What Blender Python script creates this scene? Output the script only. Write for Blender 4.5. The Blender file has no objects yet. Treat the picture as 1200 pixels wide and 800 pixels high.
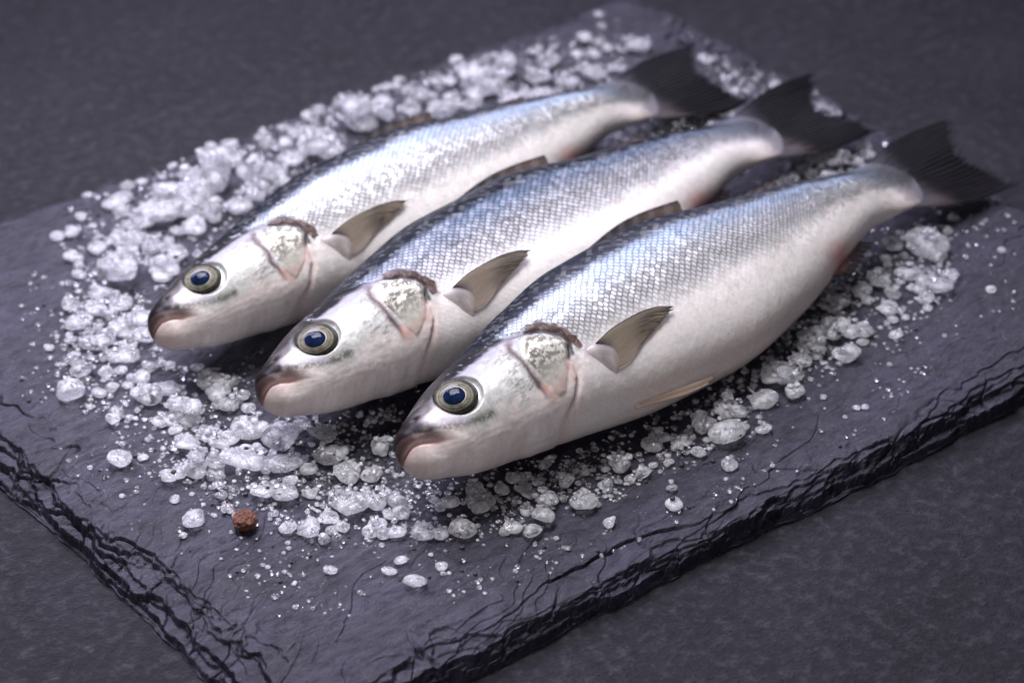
import bpy, bmesh, math, random
import numpy as np
from mathutils import Matrix, Vector, noise as mnoise

random.seed(7); RNG = np.random.default_rng(11)
scene = bpy.context.scene
COL = scene.collection

# ------------------------------------------------------------------ camera
F_PX, AZ, PITCH, ROLL = 3450.2, math.radians(53.2519), math.radians(32.8659), math.radians(-1.0747)
TX, TY, DIST = 0.171967, 0.126492, 1.0
_d = np.array([math.cos(AZ)*math.cos(PITCH), math.sin(AZ)*math.cos(PITCH), -math.sin(PITCH)])
_r = np.cross(_d, [0, 0, 1.0]); _r /= np.linalg.norm(_r); _u = np.cross(_r, _d)
CR = _r*math.cos(ROLL) + _u*math.sin(ROLL); CU = -_r*math.sin(ROLL) + _u*math.cos(ROLL); CD = _d
CP = np.array([TX, TY, 0.0]) - CD*DIST

def unproj(px, py, z=0.0):
    """pixel of the photograph -> point on the horizontal plane at height z"""
    v = CD + ((px-600)/F_PX)*CR - ((py-400)/F_PX)*CU
    t = (z-CP[2])/v[2]
    return CP + v*t

def to_px(P):
    q = np.atleast_2d(P)-CP; z = q@CD
    return np.c_[600+F_PX*(q@CR)/z, 400-F_PX*(q@CU)/z]

cam = bpy.data.cameras.new('camera'); cam_o = bpy.data.objects.new('camera', cam); COL.objects.link(cam_o)
cam.sensor_width = 36; cam.lens = F_PX/1200*36; cam.clip_start = 0.01; cam.clip_end = 100
M = Matrix.Identity(4)
for i in range(3):
    M[i][0], M[i][1], M[i][2], M[i][3] = CR[i], CU[i], -CD[i], CP[i]
cam_o.matrix_world = M
cam.dof.use_dof = True; cam.dof.aperture_fstop = 11.0; cam.dof.aperture_blades = 9
cam.dof.focus_distance = float((np.array([.110, .066, .030])-CP)@CD)
scene.camera = cam_o

# ------------------------------------------------------------------ light
world = bpy.data.worlds.new('World'); scene.world = world; world.use_nodes = True
bg = world.node_tree.nodes['Background']
bg.inputs['Color'].default_value = (.93, .90, 1.0, 1); bg.inputs['Strength'].default_value = 0.055

def area(name, loc, target, sx, sy, power, color, spread=180):
    l = bpy.data.lights.new(name, 'AREA'); l.shape = 'RECTANGLE'; l.size = sx; l.size_y = sy
    l.energy = power; l.color = color; l.spread = math.radians(spread)      # narrower spread, for falloff towards the corners
    o = bpy.data.objects.new(name, l); COL.objects.link(o); o.location = loc
    o.rotation_euler = (Vector(target)-Vector(loc)).to_track_quat('-Z', 'Y').to_euler()
    return o
CEN = np.array([.15, .15, 0])
BACK = np.array([.6, .8, 0]); LEFT = np.array([-.8, .6, 0]); UPV = np.array([0, 0, 1.0])
area('softbox', CEN+BACK*.66+LEFT*.42+UPV*.74, CEN+LEFT*.11-BACK*.01, 1.10, .50, 5.8, (.78, .74, 1.0), 72)
area('overhead_fill', CEN+BACK*.18+LEFT*.10+UPV*.76, CEN+LEFT*.04-BACK*.01, .46, .40, 2.15, (.97, .95, 1.0), 56)  # added fill from above that lights the flanks and bellies
area('front_fill', CEN-BACK*.62+LEFT*.10+UPV*.30, CEN+UPV*.02, .55, .30, .36, (1.0, .94, .95), 80)  # added low fill from the front, brightens jaws and bellies

scene.view_settings.view_transform = 'Standard'; scene.view_settings.look = 'None'
scene.view_settings.exposure = -0.12; scene.view_settings.gamma = 1.0
scene.render.engine = 'CYCLES'
scene.cycles.use_denoising = True
scene.cycles.max_bounces = 10; scene.cycles.transmission_bounces = 8; scene.cycles.transparent_max_bounces = 12
scene.cycles.caustics_refractive = True; scene.cycles.sample_clamp_indirect = 6.0

# ------------------------------------------------------------------ small helpers
_T = np.random.default_rng(3).random((16, 256, 256))
def vnoise(x, y, seed=0):
    t = _T[seed % 16]
    xi = np.floor(x).astype(int); yi = np.floor(y).astype(int)
    fx = x-xi; fy = y-yi
    fx = fx*fx*fx*(fx*(fx*6-15)+10); fy = fy*fy*fy*(fy*(fy*6-15)+10)
    a = t[xi % 256, yi % 256]; b = t[(xi+1) % 256, yi % 256]; c = t[xi % 256, (yi+1) % 256]; d = t[(xi+1) % 256, (yi+1) % 256]
    return (a*(1-fx)+b*fx)*(1-fy)+(c*(1-fx)+d*fx)*fy
def fbm(x, y, seed=0, oct=4, gain=.5):
    s = 0; a = 1; n = 0
    for o in range(oct):
        s = s+a*vnoise(x*2**o+17.3*o, y*2**o+9.1*o, seed+o); n += a; a *= gain
    return s/n
def sstep(a, b, x):
    t = np.clip((x-a)/(b-a), 0, 1); return t*t*(3-2*t)
def seg_dist(P, poly, closed=False):
    poly = np.array(poly, float); D = np.full(len(P), 1e9)
    n = len(poly) if closed else len(poly)-1
    for i in range(n):
        a = poly[i]; b = poly[(i+1) % len(poly)]; ab = b-a
        t = np.clip(((P-a)@ab)/(ab@ab+1e-12), 0, 1)
        D = np.minimum(D, np.hypot(*(P-a-t[:, None]*ab).T))
    return D
def inside(P, poly):
    poly = np.array(poly, float); c = np.zeros(len(P), bool); n = len(poly)
    for i in range(n):
        x1, y1 = poly[i]; x2, y2 = poly[(i+1) % n]
        if y1 == y2: continue
        k = ((y1 > P[:, 1]) != (y2 > P[:, 1])) & (P[:, 0] < (x2-x1)*(P[:, 1]-y1)/(y2-y1)+x1)
        c ^= k
    return c
def sdf(P, poly):     # positive inside
    d = seg_dist(P, poly, True); return np.where(inside(P, poly), d, -d)
def pchip(xk, yk, x):
    xk = np.array(xk, float); yk = np.array(yk, float); h = np.diff(xk); d = np.diff(yk)/h
    m = np.zeros_like(yk); m[0] = d[0]; m[-1] = d[-1]
    for i in range(1, len(xk)-1):
        if d[i-1]*d[i] > 0:
            w1 = 2*h[i]+h[i-1]; w2 = h[i]+2*h[i-1]; m[i] = (w1+w2)/(w1/d[i-1]+w2/d[i])
    i = np.clip(np.searchsorted(xk, x)-1, 0, len(h)-1); t = (x-xk[i])/h[i]
    return yk[i]*(1+2*t)*(1-t)**2+m[i]*h[i]*t*(1-t)**2+yk[i+1]*t*t*(3-2*t)+m[i+1]*h[i]*t*t*(t-1)

def np_mesh(name, V, Fq, smooth=True):
    me = bpy.data.meshes.new(name); V = np.asarray(V, np.float32); Fq = np.asarray(Fq, np.int32); k = Fq.shape[1]
    me.vertices.add(len(V)); me.vertices.foreach_set('co', V.ravel())
    me.loops.add(Fq.size); me.loops.foreach_set('vertex_index', Fq.ravel())
    me.polygons.add(len(Fq)); me.polygons.foreach_set('loop_start', np.arange(0, Fq.size, k, dtype=np.int32))
    me.polygons.foreach_set('loop_total', np.full(len(Fq), k, np.int32))
    me.polygons.foreach_set('use_smooth', np.full(len(Fq), smooth))
    me.update(calc_edges=True); return me
def obj(name, me, mat, parent=None):
    o = bpy.data.objects.new(name, me); COL.objects.link(o)
    if mat is not None and not me.materials: me.materials.append(mat)
    if parent is not None: o.parent = parent
    return o
def tag(o, label=None, cat=None, group=None, kind=None):
    for k, v in (('label', label), ('category', cat), ('group', group), ('kind', kind)):
        if v: o[k] = v
    return o

# ---- tiny node language
class NT:
    def __init__(s, mat):
        s.t = mat.node_tree; s.n = s.t.nodes; s.l = s.t.links
    def new(s, typ, ins=None, **kw):
        n = s.n.new(typ)
        for k, v in kw.items(): setattr(n, k, v)
        for k, v in (ins or {}).items(): s.put(n.inputs[k], v)
        return n
    def put(s, sock, v):
        if isinstance(v, bpy.types.NodeSocket): s.l.new(v, sock)
        else: sock.default_value = v
    def m(s, op, a, b=None, c=None, clamp=False):
        n = s.n.new('ShaderNodeMath'); n.operation = op; n.use_clamp = clamp
        for i, v in enumerate((a, b, c)):
            if v is not None: s.put(n.inputs[i], v)
        return n.outputs[0]
    def ramp(s, fac, stops, interp='LINEAR'):
        n = s.n.new('ShaderNodeValToRGB'); n.color_ramp.interpolation = interp
        e = n.color_ramp.elements
        while len(e) < len(stops): e.new(.5)
        for i, (p, c) in enumerate(stops):
            e[i].position = p; e[i].color = (*c, 1) if hasattr(c, '__len__') else (c, c, c, 1)
        s.put(n.inputs[0], fac); return n.outputs[0]
    def mix(s, f, a, b, typ='MIX'):
        n = s.n.new('ShaderNodeMix'); n.data_type = 'RGBA'; n.blend_type = typ
        s.put(n.inputs[0], f); s.put(n.inputs[6], a); s.put(n.inputs[7], b); return n.outputs[2]
    def fmix(s, f, a, b):
        n = s.n.new('ShaderNodeMix'); n.data_type = 'FLOAT'
        s.put(n.inputs[0], f); s.put(n.inputs[2], a); s.put(n.inputs[3], b); return n.outputs[0]
    def noise(s, vec, scale, detail=4, rough=.55, dim='3D'):
        n = s.n.new('ShaderNodeTexNoise'); n.noise_dimensions = dim
        if vec is not None: s.put(n.inputs['Vector'], vec)
        n.inputs['Scale'].default_value = scale; n.inputs['Detail'].default_value = detail; n.inputs['Roughness'].default_value = rough
        return n.outputs[0]
    def bump(s, h, dist, strength=1.0, normal=None):
        n = s.n.new('ShaderNodeBump'); s.put(n.inputs['Height'], h); n.inputs['Distance'].default_value = dist; s.put(n.inputs['Strength'], strength)
        if normal is not None: s.l.new(normal, n.inputs['Normal'])
        return n.outputs[0]
def mat(name):
    m = bpy.data.materials.new(name); m.use_nodes = True; nt = NT(m)
    return m, nt, nt.n['Principled BSDF']
def c4(c): return (*c, 1)

# ------------------------------------------------------------------ materials: stone
def slate_mat():
    m, t, b = mat('slate')
    pos = t.new('ShaderNodeNewGeometry').outputs['Position']
    mp = t.new('ShaderNodeMapping', {'Vector': pos, 'Rotation': (0, 0, math.radians(-25)), 'Scale': (1, 2.6, 1)}).outputs[0]
    n1 = t.noise(mp, 22, 6, .6); n2 = t.noise(pos, 520, 5, .7); n3 = t.noise(mp, 130, 7, .74)
    col = t.ramp(n1, [(.3, (.011, .0098, .018)), (.55, (.021, .0185, .034)), (.75, (.036, .032, .056))])
    col = t.mix(t.ramp(n3, [(.36, .7), (.52, 0)]), col, c4((.004, .0038, .006)))
    spk = t.ramp(t.noise(pos, 1300, 2, .5), [(.62, 0), (.72, 1)])
    col = t.mix(t.m('MULTIPLY', spk, .4), col, c4((.16, .155, .19)))
    t.put(b.inputs['Base Color'], col)
    t.put(b.inputs['Roughness'], t.ramp(n2, [(.3, .24), (.7, .46)]))
    t.put(b.inputs['Specular IOR Level'], t.ramp(n3, [(.35, .16), (.65, .42)]))
    h = t.m('ADD', t.m('MULTIPLY', n3, 1.0), t.m('MULTIPLY', n2, .45))
    t.put(b.inputs['Normal'], t.bump(h, .0013, .9))
    return m
def table_mat():
    m, t, b = mat('dark_stone_table')
    pos = t.new('ShaderNodeNewGeometry').outputs['Position']
    n1 = t.noise(pos, 18, 6, .62); n2 = t.noise(pos, 210, 8, .78); n3 = t.noise(pos, 900, 3, .6)
    col = t.ramp(n1, [(.3, (.011, .0102, .0145)), (.7, (.023, .0213, .030))])
    col = t.mix(t.ramp(n2, [(.38, .65), (.54, 0)]), col, c4((.005, .0048, .0065)))
    col = t.mix(t.ramp(n2, [(.52, 0), (.68, .6)]), col, c4((.075, .073, .085)))
    t.put(b.inputs['Base Color'], col)
    t.put(b.inputs['Roughness'], .46); b.inputs['Specular IOR Level'].default_value = .26
    t.put(b.inputs['Normal'], t.bump(t.m('ADD', n2, t.m('MULTIPLY', n3, .4)), .0026, .9))
    return m
M_SLATE = slate_mat(); M_TABLE = table_mat()

# ------------------------------------------------------------------ table top
THK = .0095
def build_table():
    n = 60; a = np.linspace(-1.6, 2.2, n+1)
    X, Y = np.meshgrid(a, a, indexing='ij'); Z = np.full_like(X, -THK)
    V = np.c_[X.ravel(), Y.ravel(), Z.ravel()]
    i, j = np.meshgrid(np.arange(n), np.arange(n), indexing='ij'); k = (i*(n+1)+j).ravel()
    o = obj('table_top', np_mesh('table_top', V, np.c_[k, k+n+1, k+n+2, k+1]), M_TABLE)
    tag(o, kind='structure')
build_table()

# ------------------------------------------------------------------ slate board
LX, LY = .3778, .3114
def slate_height(x, y):
    """top face of the slate, metres; chipped terraces near the edges"""
    h = (fbm(x*22, y*22, 1, 3)-.5)*.0010
    # low cleavage steps that run across the face
    ca, sa = math.cos(math.radians(-28)), math.sin(math.radians(-28))
    u = x*ca-y*sa; v = x*sa+y*ca
    w = fbm(u*9+fbm(u*30, v*30, 4, 3)*.5, v*34+fbm(u*25, v*25, 6, 3)*1.2, 5, 4)*9
    fl = np.floor(w); fr = w-fl
    # cleavage strongest near the front-left corner
    amp = .00015+.00032*np.exp(-((x-.03)**2+(y-.03)**2)/.012)
    h = h+(fl+sstep(.88, 1.0, fr)-4.5)*amp
    # distance from every edge (rim chips)
    d = np.minimum(np.minimum(x, LX-x), np.minimum(y, LY-y))
    drop = np.zeros_like(x)
    for k, (base, amp2, fq, st, wd) in enumerate([(.0004, .0022, 60, .0026, .0004), (.0022, .0042, 40, .0016, .0004), (.0045, .0070, 32, .0013, .0004), (.0070, .0100, 25, .0010, .0004), (.0095, .0135, 21, .0008, .0004), (.0120, .0180, 18, .0006, .0004), (.0150, .0260, 15, .0004, .0004)]):
        c = base+amp2*((fbm(x*fq+3*k, y*fq-5*k, 7+k, 5, .60)-.5)*2.8)
        c = c*np.where(np.minimum(y, LY-y) < np.minimum(x, LX-x), .62, 1.0)
        e_ = d-np.maximum(c, 0)
        drop = drop+st*(1-sstep(0, wd, e_))*(d < .07)
        # carved to keep each flake's lip dark under any light: a thin gap runs along it and closes here and there
        gap = sstep(.48, .64, fbm(x*30+9*k, y*30, 3+k, 3))
        drop = drop+.0013*gap*np.exp(-((e_+.0002)/.00042)**2)*(c > 0)*(d < .07)
    # open cracks, thickest near the rims of the front corner
    near = np.exp(-np.maximum(d-.004, 0)/.018)
    for k, (fq, wdt) in enumerate(((13, .030), (26, .034), (46, .030))):
        cr = np.abs(fbm(u*fq*.55+fbm(u*40, v*40, 9+k, 3)*.35+11*k, v*fq*1.25+fbm(u*40+9, v*40, 12-k, 3)*.5, 2+3*k, 3, .5)-.5)
        ed = sstep(.35, .62, fbm(u*11+5*k, v*11, 4+k, 2)+.35*near-.12)
        drop = drop+(.0014-.0003*k)*np.exp(-(cr/(wdt*.30))**2)*near*ed
    return h-drop
def build_slate():
    nx, ny = 800, 660
    # denser towards the rims
    def axis(n, L):
        t = np.linspace(0, 1, n+1); return L*(t+.055*np.sin(2*math.pi*t)*-1)
    X, Y = np.meshgrid(axis(nx, LX), axis(ny, LY), indexing='ij')
    Z = slate_height(X, Y)
    # ragged outline
    dx = np.minimum(X, LX-X); dy = np.minimum(Y, LY-Y)
    e = lambda q, s: (fbm(q*28, q*0+s, 3, 5, .6)-.5)*.007
    wX = np.exp(-dx/.006); wY = np.exp(-dy/.006)
    X2 = X+np.where(X < LX/2, 1, -1)*wX*(e(Y, 1.5)+.0005)
    Y2 = Y+np.where(Y < LY/2, 1, -1)*wY*(e(X, 7.5)+.0005)
    Z = np.maximum(Z, -THK+.0012)
    V = np.c_[X2.ravel(), Y2.ravel(), Z.ravel()]
    i, j = np.meshgrid(np.arange(nx), np.arange(ny), indexing='ij'); k = (i*(ny+1)+j).ravel()
    F = np.c_[k, k+ny+1, k+ny+2, k+1]
    idx = np.arange((nx+1)*(ny+1)).reshape(nx+1, ny+1)
    ring = np.r_[idx[:-1, 0], idx[-1, :-1], idx[:0:-1, -1], idx[0, :0:-1]]
    Vs = [V]; last = ring; base = len(V); Fs = [F]
    P = V[ring]; cen = np.array([LX/2, LY/2])
    nl = 6
    for l in range(1, nl+1):
        f = l/nl; Q = P.copy(); Q[:, 2] = P[:, 2]*(1-f)+(-THK+.00006)*f
        out = Q[:, :2]-cen; out /= np.linalg.norm(out, axis=1)[:, None]
        Q[:, :2] += out*((fbm(P[:, 0]*90+l*7.7, P[:, 1]*90+l*3.1, 2, 4, .6)-.5)*.0024)[:, None]
        Vs.append(Q); cur = base+np.arange(len(ring)); base += len(ring)
        a = last; c = cur
        Fs.append(np.c_[a, c, np.roll(c, -1), np.roll(a, -1)]); last = cur
    o = obj('slate_board', np_mesh('slate_board', np.vstack(Vs), np.vstack(Fs), False), M_SLATE)
    tag(o, 'black slate serving board with chipped edges carrying the fish and salt', 'slate board')
build_slate()

# ------------------------------------------------------------------ fish: materials
def fish_mat():
    m, t, b = mat('fish_skin')
    uv = t.new('ShaderNodeUVMap', uv_map='scales').outputs[0]
    sx = t.new('ShaderNodeSeparateXYZ', {0: uv}); a, bb = sx.outputs[0], sx.outputs[1]
    pc = t.new('ShaderNodeAttribute', attribute_name='paint').outputs['Color']
    at = t.new('ShaderNodeAttribute', attribute_name='props'); ps = t.new('ShaderNodeSeparateColor', {0: at.outputs['Color']})
    scl, metal, edge = ps.outputs[0], ps.outputs[1], ps.outputs[2]
    pos = t.new('ShaderNodeTexCoord').outputs['Object']
    # jitter of the rows so that they are not ruled lines
    jn = t.noise(uv, .33, 2, .5)
    bb = t.m('ADD', bb, t.m('MULTIPLY', t.m('SUBTRACT', jn, .5), .9))
    def col_of(k):
        c = t.m('SUBTRACT', t.m('FLOOR', a), float(k))
        off = t.m('MULTIPLY', t.m('FLOORED_MODULO', c, 2.0), .5)
        bo = t.m('SUBTRACT', bb, off); row = t.m('FLOOR', bo)
        dy = t.m('SUBTRACT', t.m('SUBTRACT', bo, row), .5)
        dx = t.m('SUBTRACT', a, c)
        r = t.m('SQRT', t.m('ADD', t.m('POWER', t.m('DIVIDE', dx, 1.75), 2.0), t.m('POWER', t.m('DIVIDE', dy, .60), 2.0)))
        idv = t.new('ShaderNodeCombineXYZ', {0: c, 1: row, 2: off}).outputs[0]
        rnd = t.new('ShaderNodeTexWhiteNoise', {'Vector': idv}, noise_dimensions='3D').outputs[0]
        return r, t.m('DIVIDE', dx, 1.75), dy, rnd
    r0, x0, y0, n0 = col_of(0); r1, x1, y1, n1 = col_of(1)
    ins = t.m('LESS_THAN', r1, 1.0)
    r = t.fmix(ins, r0, r1); x = t.fmix(ins, x0, x1); rnd = t.fmix(ins, n0, n1); y = t.fmix(ins, y0, y1)
    rim = t.ramp(r, [(.62, 0), (.98, 1)], 'EASE')
    root = t.ramp(x, [(.10, 1), (.50, 0)], 'EASE')
    shade = t.m('MAXIMUM', rim, t.m('MULTIPLY', root, .55))
    shade = t.m('MULTIPLY', shade, t.m('MULTIPLY', edge, scl))
    c = t.mix(shade, pc, t.mix(1.0, pc, c4((.11, .11, .14)), 'MULTIPLY'))
    v = t.m('MULTIPLY', t.m('SUBTRACT', rnd, .5), t.m('MULTIPLY', scl, edge))
    c = t.mix(t.m('ABSOLUTE', t.m('MULTIPLY', v, .30)), c, t.mix(t.m('GREATER_THAN', v, 0.0), c4((.02, .025, .04)), c4((.75, .76, .80))))
    # fine mottling
    fn = t.noise(pos, 800, 4, .6)
    c = t.mix(t.ramp(fn, [(.35, .16), (.6, 0)]), c, t.mix(1.0, c, c4((.55, .55, .55)), 'MULTIPLY'))
    t.put(b.inputs['Base Color'], c); t.put(b.inputs['Metallic'], metal)
    t.put(b.inputs['Roughness'], t.fmix(scl, t.ramp(fn, [(.3, .30), (.7, .46)]), t.m('ADD', .34, t.m('MULTIPLY', rnd, .16))))
    t.put(b.inputs['Specular IOR Level'], t.m('MULTIPLY', at.outputs['Alpha'], 1.4))
    t.put(b.inputs['Coat Weight'], at.outputs['Alpha']); b.inputs['Coat Roughness'].default_value = .14
    b.inputs['Subsurface Weight'].default_value = .12; b.inputs['Subsurface Radius'].default_value = (.004, .0015, .001); b.inputs['Subsurface Scale'].default_value = 1.0
    h = t.m('MULTIPLY', t.m('ADD', t.m('MULTIPLY', x, .9), t.m('MULTIPLY', t.m('MULTIPLY', rnd, y), .9)), scl)
    hn = t.m('ADD', h, t.m('MULTIPLY', fn, .10))
    nb = t.bump(hn, .00085, .9)
    nb = t.bump(t.noise(pos, 230, 3, .5), .0006, .35, nb)
    t.put(b.inputs['Normal'], nb)
    cb = t.bump(t.m('MULTIPLY', h, .5), .00045, .8); t.put(b.inputs['Coat Normal'], cb)
    return m
def fin_mat(name, rough=.38, spec=.5, coat=.3, clear=.22):
    m, t, b = mat(name)
    uv = t.new('ShaderNodeUVMap', uv_map='rays').outputs[0]; sx = t.new('ShaderNodeSeparateXYZ', {0: uv})
    pc = t.new('ShaderNodeAttribute', attribute_name='paint').outputs['Color']
    w = t.m('SINE', t.m('MULTIPLY', sx.outputs[0], 2*math.pi))
    br = t.noise(uv, 3.0, 4, .6)
    c = t.mix(t.m('MULTIPLY', t.m('ADD', t.m('MULTIPLY', w, .5), .5), .26), pc, t.mix(1.0, pc, c4((.35, .33, .32)), 'MULTIPLY'))
    c = t.mix(t.ramp(br, [(.4, .5), (.6, 0)]), c, t.mix(1.0, c, c4((.5, .48, .45)), 'MULTIPLY'))
    t.put(b.inputs['Base Color'], c); b.inputs['Roughness'].default_value = rough
    b.inputs['Coat Weight'].default_value = coat; b.inputs['Coat Roughness'].default_value = .2; b.inputs['Specular IOR Level'].default_value = spec
    t.put(b.inputs['Normal'], t.bump(w, .00025, .8))
    tr = t.new('ShaderNodeBsdfTranslucent', {'Color': c})
    mx = t.new('ShaderNodeMixShader', {0: .35, 1: b.outputs[0], 2: tr.outputs[0]})
    tp = t.new('ShaderNodeBsdfTransparent'); mx = t.new('ShaderNodeMixShader', {0: clear, 1: mx.outputs[0], 2: tp.outputs[0]})
    out = t.n['Material Output']; t.l.new(mx.outputs[0], out.inputs['Surface'])
    return m
def eye_mats():
    m, t, b = mat('eye_iris')
    p = t.new('ShaderNodeTexCoord').outputs['Object']; s = t.new('ShaderNodeSeparateXYZ', {0: p})
    rr = t.m('SQRT', t.m('ADD', t.m('POWER', s.outputs[0], 2.0), t.m('POWER', s.outputs[1], 2.0)))
    q = t.m('ADD', t.m('DIVIDE', rr, .0076), t.m('MULTIPLY', t.m('SUBTRACT', t.noise(p, 500, 3, .5), .5), .03))
    col = t.ramp(q, [(.0, (.02, .02, .03)), (.40, (.08, .07, .05)), (.435, (.46, .43, .35)), (.465, (.40, .37, .29)), (.51, (.12, .115, .095)), (.60, (.18, .17, .14)), (.67, (.10, .096, .08)), (.71, (.26, .245, .19)), (.745, (.17, .16, .13)), (.80, (.060, .058, .052)), (.90, (.085, .083, .076)), (.95, (.018, .018, .018))])
    n = t.noise(p, 420, 5, .65)
    col = t.mix(t.ramp(n, [(.38, .7), (.6, 0)]), col, t.mix(1.0, col, c4((.4, .38, .34)), 'MULTIPLY'))
    t.put(b.inputs['Base Color'], col); b.inputs['Specular IOR Level'].default_value = .0; b.inputs['Roughness'].default_value = .35
    b.inputs['Coat Weight'].default_value = .0
    t.put(b.inputs['Normal'], t.bump(n, .0004, .4))
    m2, t2, b2 = mat('eye_pupil'); p2 = t2.new('ShaderNodeTexCoord').outputs['Object']
    t2.put(b2.inputs['Base Color'], t2.ramp(t2.noise(p2, 300, 3, .6), [(.3, (.002, .004, .014)), (.7, (.006, .013, .040))]))
    b2.inputs['Specular IOR Level'].default_value = .0; b2.inputs['Roughness'].default_value = .3; b2.inputs['Coat Weight'].default_value = .0
    m3, t3, b3 = mat('eye_cornea')
    g = t3.new('ShaderNodeBsdfGlossy', {'Roughness': .06}); tr = t3.new('ShaderNodeBsdfTransparent')
    fr = t3.new('ShaderNodeFresnel', {'IOR': 1.22})
    mx = t3.new('ShaderNodeMixShader', {0: fr.outputs[0], 1: tr.outputs[0], 2: g.outputs[0]})
    t3.l.new(mx.outputs[0], t3.n['Material Output'].inputs['Surface'])
    return m, m2, m3
M_FISH = fish_mat(); M_FIN = fin_mat('fin_membrane'); M_TAIL = fin_mat('dark_fin_membrane', .55, .13, .0, .0); M_IRIS, M_PUPIL, M_CORNEA = eye_mats()

# ------------------------------------------------------------------ fish: shape (millimetres in the side view: x from the snout, z towards the back)
XK = np.array([0, 6, 12, 22, 40, 65, 95, 130, 165, 200, 225, 245, 252.])
TOPK = np.array([7.6, 10.3, 12.8, 16.7, 21.1, 27.5, 32.5, 32.4, 25.2, 18.6, 13.6, 12.6, 12.2])
BOTK = -np.array([5.6, 8.3, 10.1, 13.6, 16.9, 22.1, 28.1, 30.6, 25.9, 16.6, 11.0, 11.4, 12.0])
WK = np.array([5.4, 7.6, 10.5, 14, 17.3, 19.4, 20.3, 19.5, 16.3, 11.2, 7.3, 4.6, 3.6])
XD = np.array([0, 65, 130, 200, 252, 300.]); YD = np.array([0, 0, 0, -1.5, -7.5, -13.])
def profile(x):
    g = np.where(x < 5, np.sqrt(np.clip(1-(1-x/5)**2, 0, 1)), 1.0)
    e = np.sqrt(np.clip(1-(np.maximum(x-246, 0)/10.001)**2, 0, 1)); ew = 1-.86*sstep(222, 255, x)
    xm = np.minimum(x, 252)
    return pchip(XK, TOPK, xm)*g*e, pchip(XK, BOTK, xm)*g*e, pchip(XK, WK, xm)*g*ew, pchip(XD, YD, x)

MOUTH = [(-.5, .4), (1.2, .8), (2.6, .9), (5.2, -.5), (8.6, -3.2), (13.3, -5.8), (15.5, -7.0)]
LIPTOP = [(2.0, 6.6), (6.3, 3.7), (10.5, -.4), (16.2, -5.1), (18.5, -8)]
PREOP = [(49, 9), (47.4, 6.9), (46.9, .6), (46.3, -5.9), (47.4, -11.5), (48, -13.5)]
GILL = [(52.4, 9.8), (57, 8), (60.4, 5.9), (63.8, 2.3), (64.2, -1.7), (61.0, -6.2), (59.8, -11.9), (56.3, -15.9), (52.2, -18.3), (47, -20.5), (38, -21.5)]
GILLPOLY = GILL+[(0, -40), (-10, 0), (20, 40), (40, 26)]
OPERC = [(52.2, 8.6), (57, 7.2), (60.4, 5.2), (63.2, 1.8), (63.5, -1.7), (60.4, -6.2), (57.6, -9.8), (54.6, -12.4), (51, -14.0), (48.8, -10), (48.0, -5), (48.3, 1), (50.2, 6)]
MEMB = [(55.5, 9.4), (58.1, 11.8), (63.2, 10.4), (67.2, 4.0), (69.0, -1.0), (67.6, -5.6), (65.0, -5.0), (65.2, -1.5), (64.8, 2.9), (61.2, 7.0)]
SCALELINE = [(30, 40), (36, 21), (45, 15.5), (52, 12), (58, 10.8), (63.2, 9.4), (67.2, 3.4), (69, -1), (68, -5), (65, -7), (62.5, -12), (58, -17), (54, -20), (49, -24), (49, -60), (300, -60), (300, 60)]
EYE = np.array([23.4, 4.5]); EYE_R = 7.5

def lerp(c, col, w):
    return c*(1-w[:, None])+np.array(col)[None]*w[:, None]

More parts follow.
